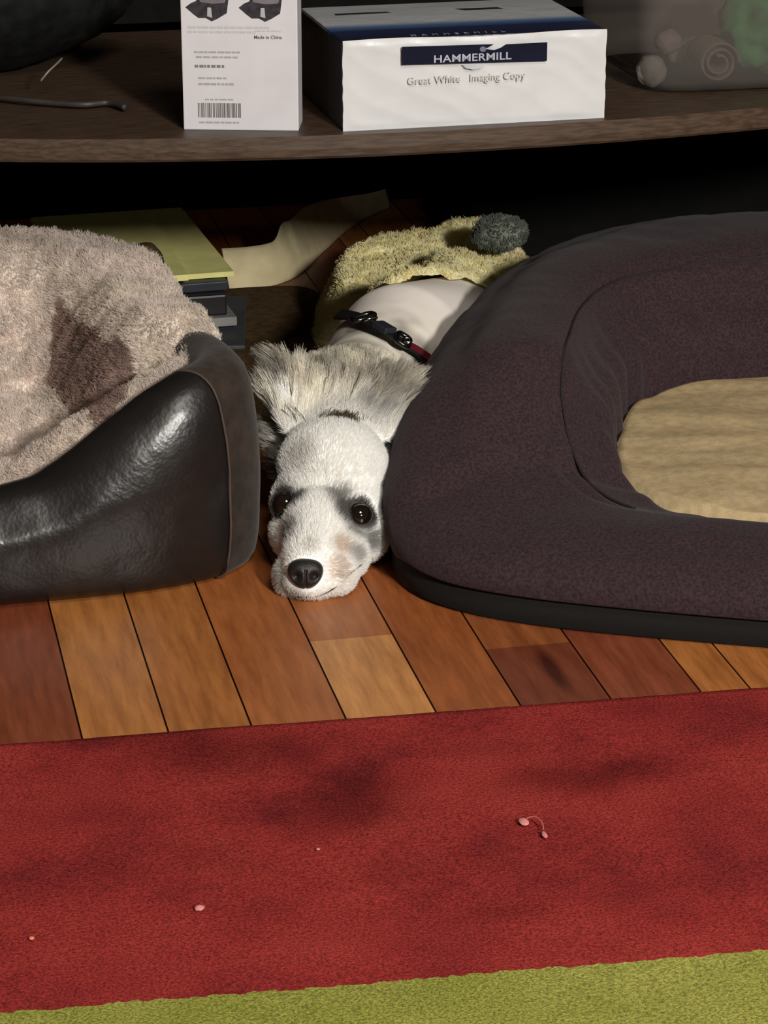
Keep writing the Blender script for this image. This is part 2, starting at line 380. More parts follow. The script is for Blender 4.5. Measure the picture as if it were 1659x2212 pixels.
stops = [(0, lin((30, 32, 48))), (.25, lin((34, 44, 78))), (.36, lin((84, 112, 152))), (.45, lin((186, 190, 192))), (1, lin((170, 172, 172)))]
rr = rampn2(mr.outputs[0], stops); sd = q.n('ShaderNodeMath', operation='GREATER_THAN'); q.l(sx.outputs[2], sd.inputs[0]); sd.inputs[1].default_value = HR - .004
mx = q.n('ShaderNodeMix', data_type='RGBA'); q.l(sd.outputs[0], mx.inputs[0]); mx.inputs[6].default_value = (*lin((46, 48, 54)), 1); q.l(rr.outputs[0], mx.inputs[7])
q.l(mx.outputs[2], q.b.inputs['Base Color']); q.b.inputs['Roughness'].default_value = .3
nz = q.n('ShaderNodeTexNoise', Scale=25, Detail=3); q.l(tc.outputs['Object'], nz.inputs['Vector']); bp = q.n('ShaderNodeBump', Strength=.4, Distance=.004); q.l(nz.outputs[0], bp.inputs['Height']); q.l(bp.outputs[0], q.b.inputs['Normal'])
child('wrapper', box(W, .213, HR, .003, Matrix.Translation((0, .1095, 0))), q.m, ream)
def endfn(u, v):
    x = -W / 2 + W * u; z = HR * v; e = min(u, 1 - u, v * .5, (1 - v) * .5)
    cr = .7 * .0022 * fbm((x, 0, z), 16, 4) + .0008 * abs(math.sin(60 * (x + z * 1.7 + .05 * fbm((x, 0, z), 12, 2))))
    return Vector((x + .0012 * fbm((0, z, 0), 60, 2) * (1 if u in (0, 1) else 0), -.0015 * sstep(0, .04, e) + cr * sstep(0, .05, e), z * .995 + .0012 * math.sin(u * 9) * (v > .99)))
V, Fc = grid(90, 40, endfn, flip=False); me = mesh(V, Fc)
me.transform(Matrix.Translation((0, 0.002, 0)))
child('white_end', me, mat('glossy_white_wrapper', (206, 207, 209), .28, .03, scale=20, bump=.3, bscale=30), ream)
S2 = W / 567.0
def D(x, y): return ((x - 743) * S2 - W / 2, ((88 - .0522 * (x - 743)) + 197 - y) / 197 * HR)
lab = child('label', flat_poly([[D(865, 98), D(1030, 92), D(1062, 91), D(1050, 98), D(1040, 101), D(1062, 104), D(1078, 98), D(1088, 91), D(1177, 86), D(1177, 127), D(866, 137)]], .0036), mat('navy_label_ink', (15, 17, 38), .75, .1, spec=.15), ream)  # notch in the top edge imitates glare on the folded wrapper
t_ = text_mesh('HAMMERMILL', 27 * S2, .00005, .0002, space=1.03); x, z = D(932, 132); t_.transform(Matrix.Diagonal((1.0, .80, 1, 1))); child('brand_lettering', stand(t_, (x, -.0041, z)), mat('pale_label_ink', (165, 168, 180)), lab)
P = [(1038 + 7 * math.cos(a), 102 + 6 * math.sin(a)) for a in np.linspace(0, 2 * math.pi, 16)[:-1]]
child('emblem', flat_poly([[D(*p) for p in P]], .0042), mat('dull_label_ink', (100, 104, 122)), lab)
t_ = text_mesh('Great White   Imaging Copy', 22 * S2, .0001, .0001); x, z = D(878, 180); t_.transform(Matrix.Rotation(.006, 4, 'Z')); child('product_lettering', stand(t_, (x, -.0036, z)), mat('soft_grey_ink', (192, 192, 190)), ream)
child('small_badge', flat_poly([[D(994, 136), D(1046, 134), D(1034, 143), D(1018, 147), D(1002, 144)]], .0036), mat('pale_blue_ink', (188, 190, 198)), ream)
t_ = text_mesh('HAMMERMILL', 17 * S2, .0001, .0002, space=2.3); t_.transform(Matrix.Translation((-.07, .012, HR + .0004))); child('top_lettering', t_, mat('pale_top_ink', (140, 146, 165)), ream)
for poly in ([(-.12, 0), (-.06, 0), (-.055, .008), (-.12, .010)], [(.02, 0), (.07, .001), (.075, .012), (.03, .012)]):
  pp = flat_poly([poly], 0)
  pp.transform(Matrix.Translation((0, .165, HR + .0004)) @ Matrix.Rotation(R(-90), 4, 'X') @ Matrix.Diagonal((1, 1, -1, 1))); child('top_print', pp, M_print, ream)

# clear plastic bin at right with its contents
bx0, by0 = .905, 2.756
binr = empty('plastic_bin', (1.12, 2.9, .38), 'translucent plastic storage bin on the right end of the shelf', 'bin')
q = NT('frosted_plastic'); t = q.t; tr = q.n('ShaderNodeBsdfTransparent'); tr.inputs[0].default_value = (.80, .79, .78, 1)
q.b.inputs['Base Color'].default_value = (.26, .23, .21, 1); q.b.inputs['Roughness'].default_value = .35
ms = q.n('ShaderNodeMixShader'); ms.inputs[0].default_value = .26; q.l(tr.outputs[0], ms.inputs[1]); q.l(q.b.outputs[0], ms.inputs[2])
nz = q.n('ShaderNodeTexNoise', Scale=40, Detail=4); q.l(nz.outputs[0], ms.inputs[0]) if False else None
q.l(ms.outputs[0], t.nodes['Material Output'].inputs[0])
def binshell(off, z0, z1, n=64):
    V = []; zs = [z0, z0, z0 + .004, z0 + .014] + [z0 + .03 + (z1 - z0 - .03) * i / 6 for i in range(7)]
    ins = [.10, .018, .006, .001] + [0] * 7
    for z, i_ in zip(zs, ins):
        g = .10 * (z - .38)
        for k in range(n):
            a = 2 * math.pi * k / n; c, s = math.cos(a), math.sin(a); e = 2 / 9
            hx, hy = .20 + g - off - i_, .14 + g - off - i_
            V.append(Vector((1.115 + hx * abs(c) ** e * (1 if c > 0 else -1), 2.756 + .14 + hy * abs(s) ** e * (1 if s > 0 else -1), z)))
    Fc = [tuple(range(n))[::-1]]
    for r_ in range(len(zs) - 1):
        for k in range(n): a = r_ * n + k; b2 = r_ * n + (k + 1) % n; Fc.append((a, b2, b2 + n, a + n))
    return mesh(V, Fc)
link('bin_shell', binshell(0, .38, .54), q.m, binr)
V = []
rp_ = []
for k in range(64):
    a = 2 * math.pi * k / 64; c, s = math.cos(a), math.sin(a); e = 2 / 9; rp_.append((1.115 + .220 * abs(c) ** e * (1 if c > 0 else -1), 2.896 + .16 * abs(s) ** e * (1 if s > 0 else -1), .54))
link('rim', tube(rp_, .006, 8, closed=True), q.m, binr)
def blob(c, r, sc=(1, 1, 1), amp=.15, fs=30, seed=0., nu=48, nv=32, rot=None):
    def fn(u, v):
        a = 2 * math.pi * u; b2 = math.pi * (v * .998 + .001) - math.pi / 2
        d = Vector((math.cos(a) * math.cos(b2), math.sin(a) * math.cos(b2), math.sin(b2)))
        p = Vector((d.x * sc[0], d.y * sc[1], d.z * sc[2])) * r * (1 + amp * fbm(d, fs * .05, 3, seed))
        if rot is not None: p = rot @ p
        return Vector(c) + p
    V, Fc = grid(nu, nv, fn, cu=True); V2, F2 = V, Fc; n = nv
    F2.append(tuple(i * n for i in range(nu))[::-1]); F2.append(tuple(i * n + n - 1 for i in range(nu)))
    return mesh(V2, F2)
M_green = mat('green_cloth', (56, 112, 66), .8, .3, scale=30)
setp(link('cloth_bundle', blob((1.075, 2.83, .445), .055, (.95, .9, 1.0), .35, 40, 3.), M_green), 'green cloth bundle inside the plastic bin', 'cloth')
sp = []
for i in range(90):
    a = i / 89 * 2 * math.pi * 2.4; rad = .026 - .018 * i / 89; sp.append((1.005 + rad * math.cos(a), 2.80, .411 + rad * math.sin(a)))
bm = bmesh.new()
def spiral(u, v):
    a = u * 2 * math.pi * 2.3; rad = .024 - .016 * u + .0025 * math.cos(2 * math.pi * v); y = 2.80 + .03 * math.sin(2 * math.pi * v)
    return Vector((1.005 + rad * math.cos(a), y, .412 + rad * math.sin(a)))
V, Fc = grid(90, 14, spiral, cv=True); setp(link('rolled_cloth', mesh(V, Fc), mat('beige_knit', (98, 86, 74), .9, .2, scale=90)), 'beige rolled cloth seen through the bin front', 'cloth')
setp(link('cloth_ball', blob((.93, 2.795, .402), .018, (1, .8, 1.05), .2, 30, 1.), mat('grey_cloth', (112, 106, 100), .9)), 'pale grey cloth ball in the lower left corner of the bin', 'cloth')
setp(link('cloth_ball', blob((.955, 2.81, .432), .016, (1, .8, .9), .2, 30, 5.), mat('mauve_cloth', (104, 90, 90), .9)), 'mauve cloth ball above the grey one in the bin', 'cloth')
setp(link('cloth_bundle', blob((1.02, 2.87, .405), .036, (1.3, .7, .6), .3, 30, 8.), mat('taupe_cloth', (96, 88, 82), .9)), 'taupe cloth bundle on the bottom of the bin behind the roll', 'cloth')

# dark bag and cable at the left of the shelf
setp(link('black_bag', blob((.16, 3.10, .49), .16, (1.35, .9, .70), .10, 30, 2., 64, 40), mat('black_nylon', (20, 21, 20), .7, .4, scale=60, spec=.15)), 'soft black bag at the back left of the shelf', 'bag')
cab = catmull([atz(-60, 205, .385), atz(40, 215, .387), atz(110, 222, .386), atz(180, 226, .386), atz(235, 222, .386), atz(270, 232, .386)], 50)
setp(link('cable', tube(cab, .0035, 10), mat('dark_grey_cable', (52, 47, 44), .5)), 'dark grey cable lying on the shelf before the black bag', 'cable')
cw = catmull([atY(88, 175, 2.90), atY(104, 155, 2.90), atY(120, 140, 2.91), atY(134, 126, 2.93)], 16)
setp(link('white_cord', tube(cw, .0012, 8), mat('grey_cord', (120, 112, 104), .5)), 'thin pale cord leaning on the black bag', 'cord')

# ------------------------------------------------------------ left dog bed (leather, low front)
LC = Vector((.03, 2.63, 0))
def sup(a, b, n, t):
    c, s = math.cos(t), math.sin(t); return 1.0 / ((abs(c) / a) ** n + (abs(s) / b) ** n) ** (1 / n)
def lb_r(t): return sup(.385 - .062 * sstep(-.62, -.15, math.sin(t)), .325, 5 - 2.0 * sstep(-.35, .25, math.sin(t)), t)
def lb_h(t):
    r = lb_r(t); X = LC.x + r * math.cos(t); Y = LC.y + r * math.sin(t)
    if Y > 2.46: return .219 - .018 * sstep(2.46, 2.6, Y)
    k = abs(X - LC.x)
    pts = [(0, .110), (.10, .112), (.16, .124), (.19, .14), (.24, .172), (.285, .200), (.32, .214), (.36, .219), (.39, .219)]
    for (a, ha), (b2, hb) in zip(pts, pts[1:]):
        if a <= k <= b2: h = ha + (hb - ha) * (k - a) / (b2 - a); break
    else: h = .219
    return h
def lb_pt(t, inset, z):
    r = lb_r(t) - inset; return Vector((LC.x + r * math.cos(t), LC.y + r * math.sin(t), z))
def lb_fn(u, v):
    t = 2 * math.pi * u; h = lb_h(t); T = .085
    pr = [(.02, 0, 0), (.002, .012, 0), (-.004, h * .3, 0), (-.003, h * .62, 0), (.006, h - .028, 0), (.022, h - .006, 0), (.042, h, 0), (.062, h - .008, 0), (.078, h - .035, 0), (T, h * .45, 0), (T, .02, 0)]
    p = LBP.setdefault(u, catmull(pr, 41))[int(round(v * 40))]
    q_ = lb_pt(t, p.x, max(0, p.y))
    wr = .0022 * fbm(q_, 22, 3) + .0018 * fbm(q_, 6, 2, 4.)
    return q_ + Vector((math.cos(t), math.sin(t), .2 if p.y > .02 else 0)) * wr
LBP = {}
V, Fc = grid(240, 41, lb_fn, cu=True, flip=False)
me = mesh(V, Fc)
q = NT('dark_leather'); b = q.b; tc = q.n('ShaderNodeTexCoord')
vo = q.n('ShaderNodeTexVoronoi', Scale=260); q.l(tc.outputs['Object'], vo.inputs['Vector']); nz = q.n('ShaderNodeTexNoise', Scale=28, Detail=5); q.l(tc.outputs['Object'], nz.inputs['Vector'])
r_ = q.n('ShaderNodeValToRGB'); q.l(nz.outputs[0], r_.inputs[0]); r_.color_ramp.elements[0].color = (*lin((22, 20, 19)), 1); r_.color_ramp.elements[1].color = (*lin((31, 27, 26)), 1); q.l(r_.outputs[0], b.inputs['Base Color'])
r2 = q.n('ShaderNodeMapRange'); q.l(nz.outputs[0], r2.inputs[0]); r2.inputs['To Min'].default_value = .24; r2.inputs['To Max'].default_value = .38; q.l(r2.outputs[0], b.inputs['Roughness'])
b1 = q.n('ShaderNodeBump', Strength=.12, Distance=.001); q.l(vo.outputs[0], b1.inputs['Height']); b2 = q.n('ShaderNodeBump', Strength=.3, Distance=.005); q.l(nz.outputs[0], b2.inputs['Height']); q.l(b1.outputs[0], b2.inputs['Normal']); q.l(b2.outputs[0], b.inputs['Normal'])
M_leather = q.m
M_suede = mat('brown_suede', (50, 42, 37), .9, .25, scale=60, sheen=.1, bump=.3, bscale=300, spec=.1)
lbed = empty('dog_bed', LC, 'black leather dog bed with a low front, left of the dog', 'dog bed')
bolster = link('bolster', me, [M_leather, M_suede], lbed)
seam_t = math.atan2(2.335 - LC.y, .356 - LC.x)
for p in me.polygons:
    t = math.atan2(p.center.y - LC.y, p.center.x - LC.x)
    if seam_t < t < 1.2: p.material_index = 1
sm = [lb_fn((seam_t % (2 * math.pi)) / (2 * math.pi), v / 40) + Vector((.0015, -.002, 0)) for v in range(1, 33)]
link('seam', tube(sm, .0013, 8), mat('seam_piping', (72, 58, 50), .8), bolster)
link('bed_base', mesh(*(lambda n: ([lb_pt(2 * math.pi * k / n, .03, z) for z in (.001, .03) for k in range(n)], [tuple(range(n))[::-1], tuple(range(n, 2 * n))] + [(k, (k + 1) % n, n + (k + 1) % n, n + k) for k in range(n)]))(96), False), M_black, lbed)

# plush liner in the left bed
def edge_in(t):
    r = lb_r(t); X = LC.x + r * math.cos(t); Y = LC.y + r * math.sin(t); h = lb_h(t)
    front = sstep(2.52, 2.40, Y)
    side_in = .034 - .036 * sstep(2.42, 2.56, Y)
    zi = h + .018
    tip = math.exp(-((X - .405) ** 2 + (Y - 2.45) ** 2) / .0014)
    return (.070 * front + side_in * (1 - front)) - .036 * tip, (h - .022) * front + zi * (1 - front) + .0 * tip
def front_k(t): return sstep(2.52, 2.40, LC.y + lb_r(t) * math.sin(t))
def fleece_fn(u, v):
    t = 2 * math.pi * u; ins, ze = edge_in(t); ro = lb_r(t) - ins; rho = v
    p = Vector((LC.x + ro * rho * math.cos(t), LC.y + ro * rho * math.sin(t), 0))
    zc = .085 + .05 * sstep(2.45, 2.9, p.y) + .012 * fbm(p, 7, 2, 1.)
    e = sstep(.50, .84 if front_k(t) < .5 else .97, rho); z = zc + (ze - zc) * e
    z += (.014 * fbm(p, 16, 2, 5.) + .006 * fbm(p, 60, 2, 2.)) * min(1, (1 - rho) * 8 + .35)
    # fold ridges around the darker patch
    return Vector((p.x, p.y, z))
V, Fc = grid(260, 130, fleece_fn, cu=True); me = mesh(V, Fc)
M_plush = hairmat('plush_fibre', .9, .05)
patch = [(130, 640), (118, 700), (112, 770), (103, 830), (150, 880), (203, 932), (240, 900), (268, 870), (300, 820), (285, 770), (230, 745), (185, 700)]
def inpoly(x, y, pl):
    c = False
    for i in range(len(pl)):
        x1, y1 = pl[i]; x2, y2 = pl[i - 1]
        if (y1 > y) != (y2 > y) and x < (x2 - x1) * (y - y1) / (y2 - y1) + x1: c = not c
    return c
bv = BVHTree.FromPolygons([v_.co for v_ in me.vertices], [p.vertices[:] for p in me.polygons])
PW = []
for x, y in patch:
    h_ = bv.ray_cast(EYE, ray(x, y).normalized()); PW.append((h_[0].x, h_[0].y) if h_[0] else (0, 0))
def plush_col(P):
    out = np.zeros((len(P), 3)); a = np.array(lin((238, 226, 218))); b_ = np.array(lin((230, 220, 208))); d_ = np.array(lin((168, 144, 134)))
    for i, p in enumerate(P):
        k = .5 + 1.1 * fbm(p, 9, 2, 3.); k = min(1, max(0, k)); c = a * k + b_ * (1 - k)
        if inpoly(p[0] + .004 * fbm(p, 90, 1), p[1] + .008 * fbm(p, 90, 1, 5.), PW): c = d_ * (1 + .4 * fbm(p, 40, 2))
        out[i] = c * (1 + .22 * fbm(p, 55, 2, 9.)) * (1 + random.uniform(-.06, .06))
    return np.clip(out, 0, 1)
q = NT('plush_backing'); at = q.n('ShaderNodeAttribute', attribute_name='tint'); q.l(at.outputs['Color'], q.b.inputs['Base Color']); q.b.inputs['Roughness'].default_value = .95; q.b.inputs['Specular IOR Level'].default_value = .05
def vcol(me, cols):
    a = me.attributes.new('tint', 'FLOAT_COLOR', 'POINT'); a.data.foreach_set('color', np.concatenate([cols, np.ones((len(cols), 1))], 1).astype(np.float32).ravel())
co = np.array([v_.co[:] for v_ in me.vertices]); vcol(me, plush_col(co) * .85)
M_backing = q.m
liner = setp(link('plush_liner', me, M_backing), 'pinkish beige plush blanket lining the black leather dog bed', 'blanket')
def visible(c, n): return ((c[:, 0] > .02) & (n[:, 2] > -2)).astype(float) + .02
root, nn = sample(me, 110000, visible); nn[nn[:, 2] < 0] *= -1
dr = nn + RNG.normal(0, .55, root.shape); sw = np.array([[fbm(p, 30, 1, 1.), fbm(p, 30, 1, 7.), 0] for p in root]) * 1.4
strands('plush_fur', liner, root, dr + sw, RNG.uniform(.004, .008, len(root)), .00030, plush_col(root), M_plush, k=5, clump=9000, clumpf=.35, frizz=.10)

# ------------------------------------------------------------ right dog bed (aubergine bolster)
U2 = Vector((.913, -.407, 0)); V2_ = Vector((.407, .913, 0))
RC = (.085, 2.69); HC = (.075, 2.665)
def uv2(u, v, z): return U2 * u + V2_ * v + Vector((0, 0, z))
def rb_out(t):
    s = math.sin(t); n = 2.6 + (6.2 - 2.6) * sstep(.15, -.45, s); return sup(.568, .62 if s > 0 else .468, n, t)
def rb_hole(t):                          # measured about RC
    c, s = math.cos(t), math.sin(t); n = 2.5 + 1.3 * sstep(.1, -.5, s); return sup(.366, .20 if s > 0 else .292, n, t)
def rb_fn(u, v):
    t = 2 * math.pi * u; ro, rh = rb_out(t), rb_hole(t)
    s = math.sin(t); c_ = math.cos(t)
    fr = sstep(-.30, -.70, s)   # 1 on the low front
    h = .196 + (.086 - .196) * fr
    T = ro - rh
    seam = .72 - .10 * fr
    pr = [(.012, .030, 0), (-.006, .045, 0), (-.014, .38 * h, 0), (-.012, .60 * h, 0), (.012, .80 * h, 0), (T * .16 + .01, .90 * h, 0), (T * .36, .99 * h, 0), (T * .58, 1.0 * h, 0), (T * seam, .955 * h, 0), (T * (seam + .03), .93 * h, 0), (T * .86, .72 * h, 0), (T * .97, .50 * h + .012, 0), (T * 1.0, .045, 0), (T * .985, .03, 0)]
    p = RBP.setdefault(u, catmull(pr, 61))[int(round(v * 60))]
    r = ro - p.x
    q_ = uv2(RC[0] + r * math.cos(t), RC[1] + r * math.sin(t), p.y)
    k = .006 * fbm(q_, 6, 3) + .0025 * fbm(q_, 20, 2)
    # stitched groove along the top seam
    g = .006 * math.exp(-((p.x - T * (seam + .012)) / .006) ** 2) * (p.y > .5 * h)
    # crease where the low front joins the side bolster
    cr = .006 * math.exp(-((s + .58) / .020) ** 2) * (p.y > .3 * h)
    # gathers round the opening
    gt_ = .003 * math.sin(t * 46 + 3 * fbm(q_, 9, 1)) * sstep(.75, .97, p.x / max(T, .01))
    return q_ + Vector((0, 0, k * (p.y > .035) - g - cr)) + (U2 * math.cos(t) + V2_ * math.sin(t)) * (k * .8 + gt_) * (p.y > .035)
RBP = {}
V, Fc = grid(360, 61, rb_fn, cu=True, flip=False)
me = mesh(V, Fc)
rbed = empty('dog_bed', uv2(RC[0], RC[1], 0), 'dark aubergine fabric bolster dog bed with a beige cushion, right of the dog', 'dog bed')
M_aub = mat('aubergine_microfibre', (52, 38, 42), .9, .35, scale=330, sheen=.05, bump=.35, bscale=420, spec=.15, detail=6)
rbol = link('bolster', me, M_aub, rbed)
ks = 36
sp_ = [Vector(V[i * 61 + max(range(30, 50), key=lambda j: 0 if abs(RBP[i / 360][j].x / (rb_out(2 * math.pi * i / 360) - rb_hole(2 * math.pi * i / 360)) - .73) > .03 else 1 - abs(RBP[i / 360][j].x / (rb_out(2 * math.pi * i / 360) - rb_hole(2 * math.pi * i / 360)) - .73))]) + Vector((0, 0, .001)) for i in range(360) if math.sin(2 * math.pi * i / 360) > -.72]
k0 = next(i for i in range(len(sp_)) if (sp_[i] - sp_[i - 1]).length > .05); sp_ = sp_[k0:] + sp_[:k0]
sp_ = [sum((sp_[min(len(sp_) - 1, max(0, i + d))] for d in range(-3, 4)), Vector()) / 7 for i in range(len(sp_))]
link('seam', tube(sp_, .0014, 8), mat('dark_seam_thread', (34, 27, 29), .8), rbol)
def base_fn(u, v):
    t = 2 * math.pi * u; r = rb_out(t) + [0.0, .006, .006, -.004, -.03][int(round(v * 4))]; z = [0.0, .004, .028, .038, .040][int(round(v * 4))]
    return uv2(RC[0] + r * math.cos(t), RC[1] + r * math.sin(t), z)
V, Fc = grid(200, 5, base_fn, cu=True); Fc.append(tuple(i * 5 for i in range(200))[::-1]); Fc.append(tuple(i * 5 + 4 for i in range(200)))
link('bed_base', mesh(V, Fc), mat('black_base_fabric', (12, 10, 10), .9, .2, scale=300), rbed)
def cush(u, v):
    t = 2 * math.pi * u; r = (rb_hole(t) + .012) * v
    p = uv2(RC[0] + r * math.cos(t), RC[1] + r * math.sin(t), 0)
    z = .062 + .012 * (1 - v ** 2) + .006 * fbm(p, 8, 3, 2.)
    # radiating tension wrinkles
    z += .0009 * math.sin((p.x * .35 + p.y) * 95 + 5 * fbm(p, 7, 2)) * sstep(.2, .7, v) + .0012 * math.sin(t * 17 + 4 * fbm(p, 5, 2)) * v
    if v > .97: z -= .012
    return Vector((p.x, p.y, z))
V, Fc = grid(220, 70, cush, cu=True)
setp(link('bed_cushion', mesh(V, Fc), mat('beige_cotton', (184, 162, 124), .9, .12, scale=90, bump=.3, bscale=500, spec=.1), rbed), 'beige cotton cushion')

# ------------------------------------------------------------ the dog
tmp = bmesh.new()
def ball(c, r, rot=None):
    r = r if isinstance(r, (tuple, list)) else (r, r, r)
    M = Matrix.Translation(c) @ Matrix.Rotation(-YAW, 4, 'Z') @ (rot if rot is not None else Matrix.Identity(4)) @ Matrix.Diagonal((*r, 1))
    bmesh.ops.create_icosphere(tmp, subdivisions=4, radius=1, matrix=M)
def chain(a, b, ra, rb, n=8):
    for i in range(n): t = i / (n - 1); ball(a.lerp(b, t), ra + (rb - ra) * t)
sk = atd(716, 1012, 2.455)
ball(sk + RGT * .0015, (.056, .058, .051))                                   # cranium
ball(atd(708, 1085, 2.425), (.0575, .045, .043))               # brow and cheeks
ball(atd(645, 1150, 2.40), (.028, .035, .030)); ball(atd(775, 1150, 2.40), (.030, .035, .030))   # jowls
chain(atd(690, 1130, 2.385), atd(668, 1222, 2.325), .036, .0265)      # bridge of the muzzle
ball(atd(667, 1250, 2.318), (.027, .022, .021))
ball(atd(632, 1243, 2.335), (.019, .026, .023)); ball(atd(718, 1232, 2.335), (.026, .030, .025))  # flews
ball(atd(745, 1195, 2.36), (.024, .035, .026))
ball(atd(672, 1262, 2.345), (.030, .035, .016))                # lower jaw on the floor
nk = atd(745, 890, 2.60)
chain(sk, nk, .046, .056); 
chest = atd(812, 800, 2.74); torso = atd(868, 755, 2.87); hip = atd(985, 690, 3.06)
chest.z, torso.z, hip.z = .078, .082, .060
chain(nk, chest, .054, .072, 24); chain(chest, torso, .072, .080, 24); chain(torso, hip, .080, .060, 30)
for a in (chest, hip):                                         # folded legs under the body
    for s in (-1, 1):
        p = a + RGT * (.045 * s); k0 = Vector((p.x, p.y, .045)); k1 = k0 - GF * .10; k1.z = .026
        chain(k0, k1, .034, .021, 6); chain(k1, k1 + GF * .09 + RGT * .01 * s, .020, .017, 6)
tl = hip + GF * .10; chain(hip + GF * .06, Vector((tl.x + .05, tl.y + .05, .03)), .03, .012, 8)
# ears: flattened, laid up and back
def ear(base, tip, w):
    ax = (tip - base); L = ax.length
    for i in range(9):
        t = i / 8; wd = w * (math.sin(math.pi * min(1, .28 + t * .72)) ** .8) + .004
        z_ = ax.normalized(); x_ = (RGT - z_ * RGT.dot(z_)).normalized(); y_ = z_.cross(x_)
        M = Matrix((x_, y_, z_)).transposed().to_4x4(); M.translation = base + ax * t
        bmesh.ops.create_icosphere(tmp, subdivisions=3, radius=1, matrix=M @ Matrix.Diagonal((wd, .006, L / 9, 1)))
earL = (atd(652, 925, 2.49), atd(618, 800, 2.545)); earR = (atd(806, 935, 2.49), atd(858, 835, 2.545))
ear(*earL, .022); ear(*earR, .022)
me = bm_mesh(tmp); to = bpy.data.objects.new('tmp', me); COL.objects.link(to)
m_ = to.modifiers.new('r', 'REMESH'); m_.mode = 'VOXEL'; m_.voxel_size = .0032
m_ = to.modifiers.new('s', 'SMOOTH'); m_.iterations = 9; m_.factor = .6
dg = bpy.context.evaluated_depsgraph_get(); dg.update()
dme = bpy.data.meshes.new_from_object(to.evaluated_get(dg)); bpy.data.objects.remove(to)
for v_ in dme.vertices:
    if v_.co.z < .001: v_.co.z = .001
for p in dme.polygons: p.use_smooth = True
bv = BVHTree.FromPolygons([v_.co for v_ in dme.vertices], [p.vertices[:] for p in dme.polygons])
def hit(x, y):
    h_ = bv.ray_cast(EYE, ray(x, y).normalized()); return h_[0], h_[1]
eL, nL = hit(613, 1090); eR, nR = hit(777, 1112); ns, nn_ = hit(660, 1240)
print('ANCH', eL, eR, ns)
A3 = lambda v_: np.array(v_[:])
white = np.array((.97, .965, .94)); dark = np.array(lin((40, 32, 26))); greyf = np.array(lin((160, 152, 140))); tan = np.array(lin((196, 160, 128))); cream = np.array(lin((242, 236, 220)))
bz, _ = hit(652, 1130) ; 
darks = [(eL, .0155, .0205, dark, .96), (eR, .0160, .0215, dark, .96), (hit(640, 1080)[0], .006, .014, dark, .85), (hit(744, 1108)[0], .008, .016, dark, .85), (hit(735, 1078)[0], .008, .020, greyf * .35, .75), (hit(605, 1060)[0], .004, .014, greyf * .35, .5),
         (hit(622, 1150)[0], .006, .020, greyf * .45, .8), (hit(765, 1148)[0], .005, .016, greyf * .35, .7), (hit(800, 1165)[0], .006, .018, greyf * .3, .8),
         (hit(645, 985)[0], .002, .024, greyf, .5), (hit(670, 1180)[0], .001, .012, greyf, .4), (hit(606, 1250)[0], .002, .018, greyf * .6, .7), (hit(640, 1285)[0], .002, .016, greyf * .5, .6),
         (hit(735, 1180)[0], .006, .014, tan, .5), (hit(730, 1225)[0], .006, .018, tan * .85, .5), (hit(770, 1195)[0], .005, .014, greyf * .5, .6)]
darks = [d for d in darks if d[0] is not None]
def coat(P):
    n = len(P); c = np.tile(white, (n, 1))
    back = 1 / (1 + np.exp(-((P - A3(sk)) @ A3(GF) - .045) / .008)); nfur = np.array([fbm(p, 26, 2, 4.) for p in P])
    k = np.clip(.55 + 1.3 * nfur, 0, 1)[:, None]; nk_ = cream * k + greyf * .75 * (1 - k)
    far = 1 / (1 + np.exp(-((P - A3(sk)) @ A3(GF) - .33) / .02)); nk_ = nk_ * (1 - far[:, None]) + np.array(lin((248, 240, 232))) * far[:, None]
    c = c * (1 - back[:, None]) + nk_ * back[:, None]
    for q_, r0, r1, col, a in darks:
        d = np.linalg.norm(P - A3(q_), axis=1) * (1 + .25 * nfur); m = a * (1 / (1 + np.exp(np.clip((d - (r0 + r1) / 2) / (max(.0012, (r1 - r0) / 5)), -30, 30))))
        c = c * (1 - m[:, None]) + col * m[:, None]
    return c
co = np.array([v_.co[:] for v_ in dme.vertices]); vcol(dme, coat(co))
dog = setp(link('dog', dme, M_backing), 'small white dog with grey fluffy ears, chin on the floor between two beds', 'dog')

# eyes and nose
def eyeball(p, n):
    c = p - n * .0045; bm = bmesh.new(); bmesh.ops.create_uvsphere(bm, u_segments=32, v_segments=20, radius=.0135, matrix=Matrix.Translation(c))
    o = link('eye', bm_mesh(bm), M_eye, dog); o['label'] = 'dark glossy eye'
    # lid rim
    t = n; s = t.cross(Vector((0, 0, 1))).normalized(); u = s.cross(t); ring = [c + n * .0050 + (s * math.cos(a) * .0128 + u * math.sin(a) * .0108) for a in np.linspace(0, 2 * math.pi, 28)[:-1]]
    link('eyelid', tube(ring, .0016, 8, closed=True), M_lid, o)
q = NT('dark_eye'); q.b.inputs['Base Color'].default_value = (*lin((22, 15, 11)), 1); q.b.inputs['Roughness'].default_value = .06; q.b.inputs['Specular IOR Level'].default_value = .9; M_eye = q.m
M_lid = mat('dark_eyelid', (34, 27, 24), .6)
toC = lambda p, n: ((EYE - p).normalized() * .6 + n * .4).normalized()
eyeball(eL, toC(eL, nL)); eyeball(eR, toC(eR, nR))
fw_ = (EYE - ns); fw_.z = .25 * fw_.length; fw_.normalize(); sx_ = fw_.cross(Vector((0, 0, 1))).normalized() * -1; uz_ = fw_.cross(sx_) * -1
if uz_.z < 0: uz_ = -uz_
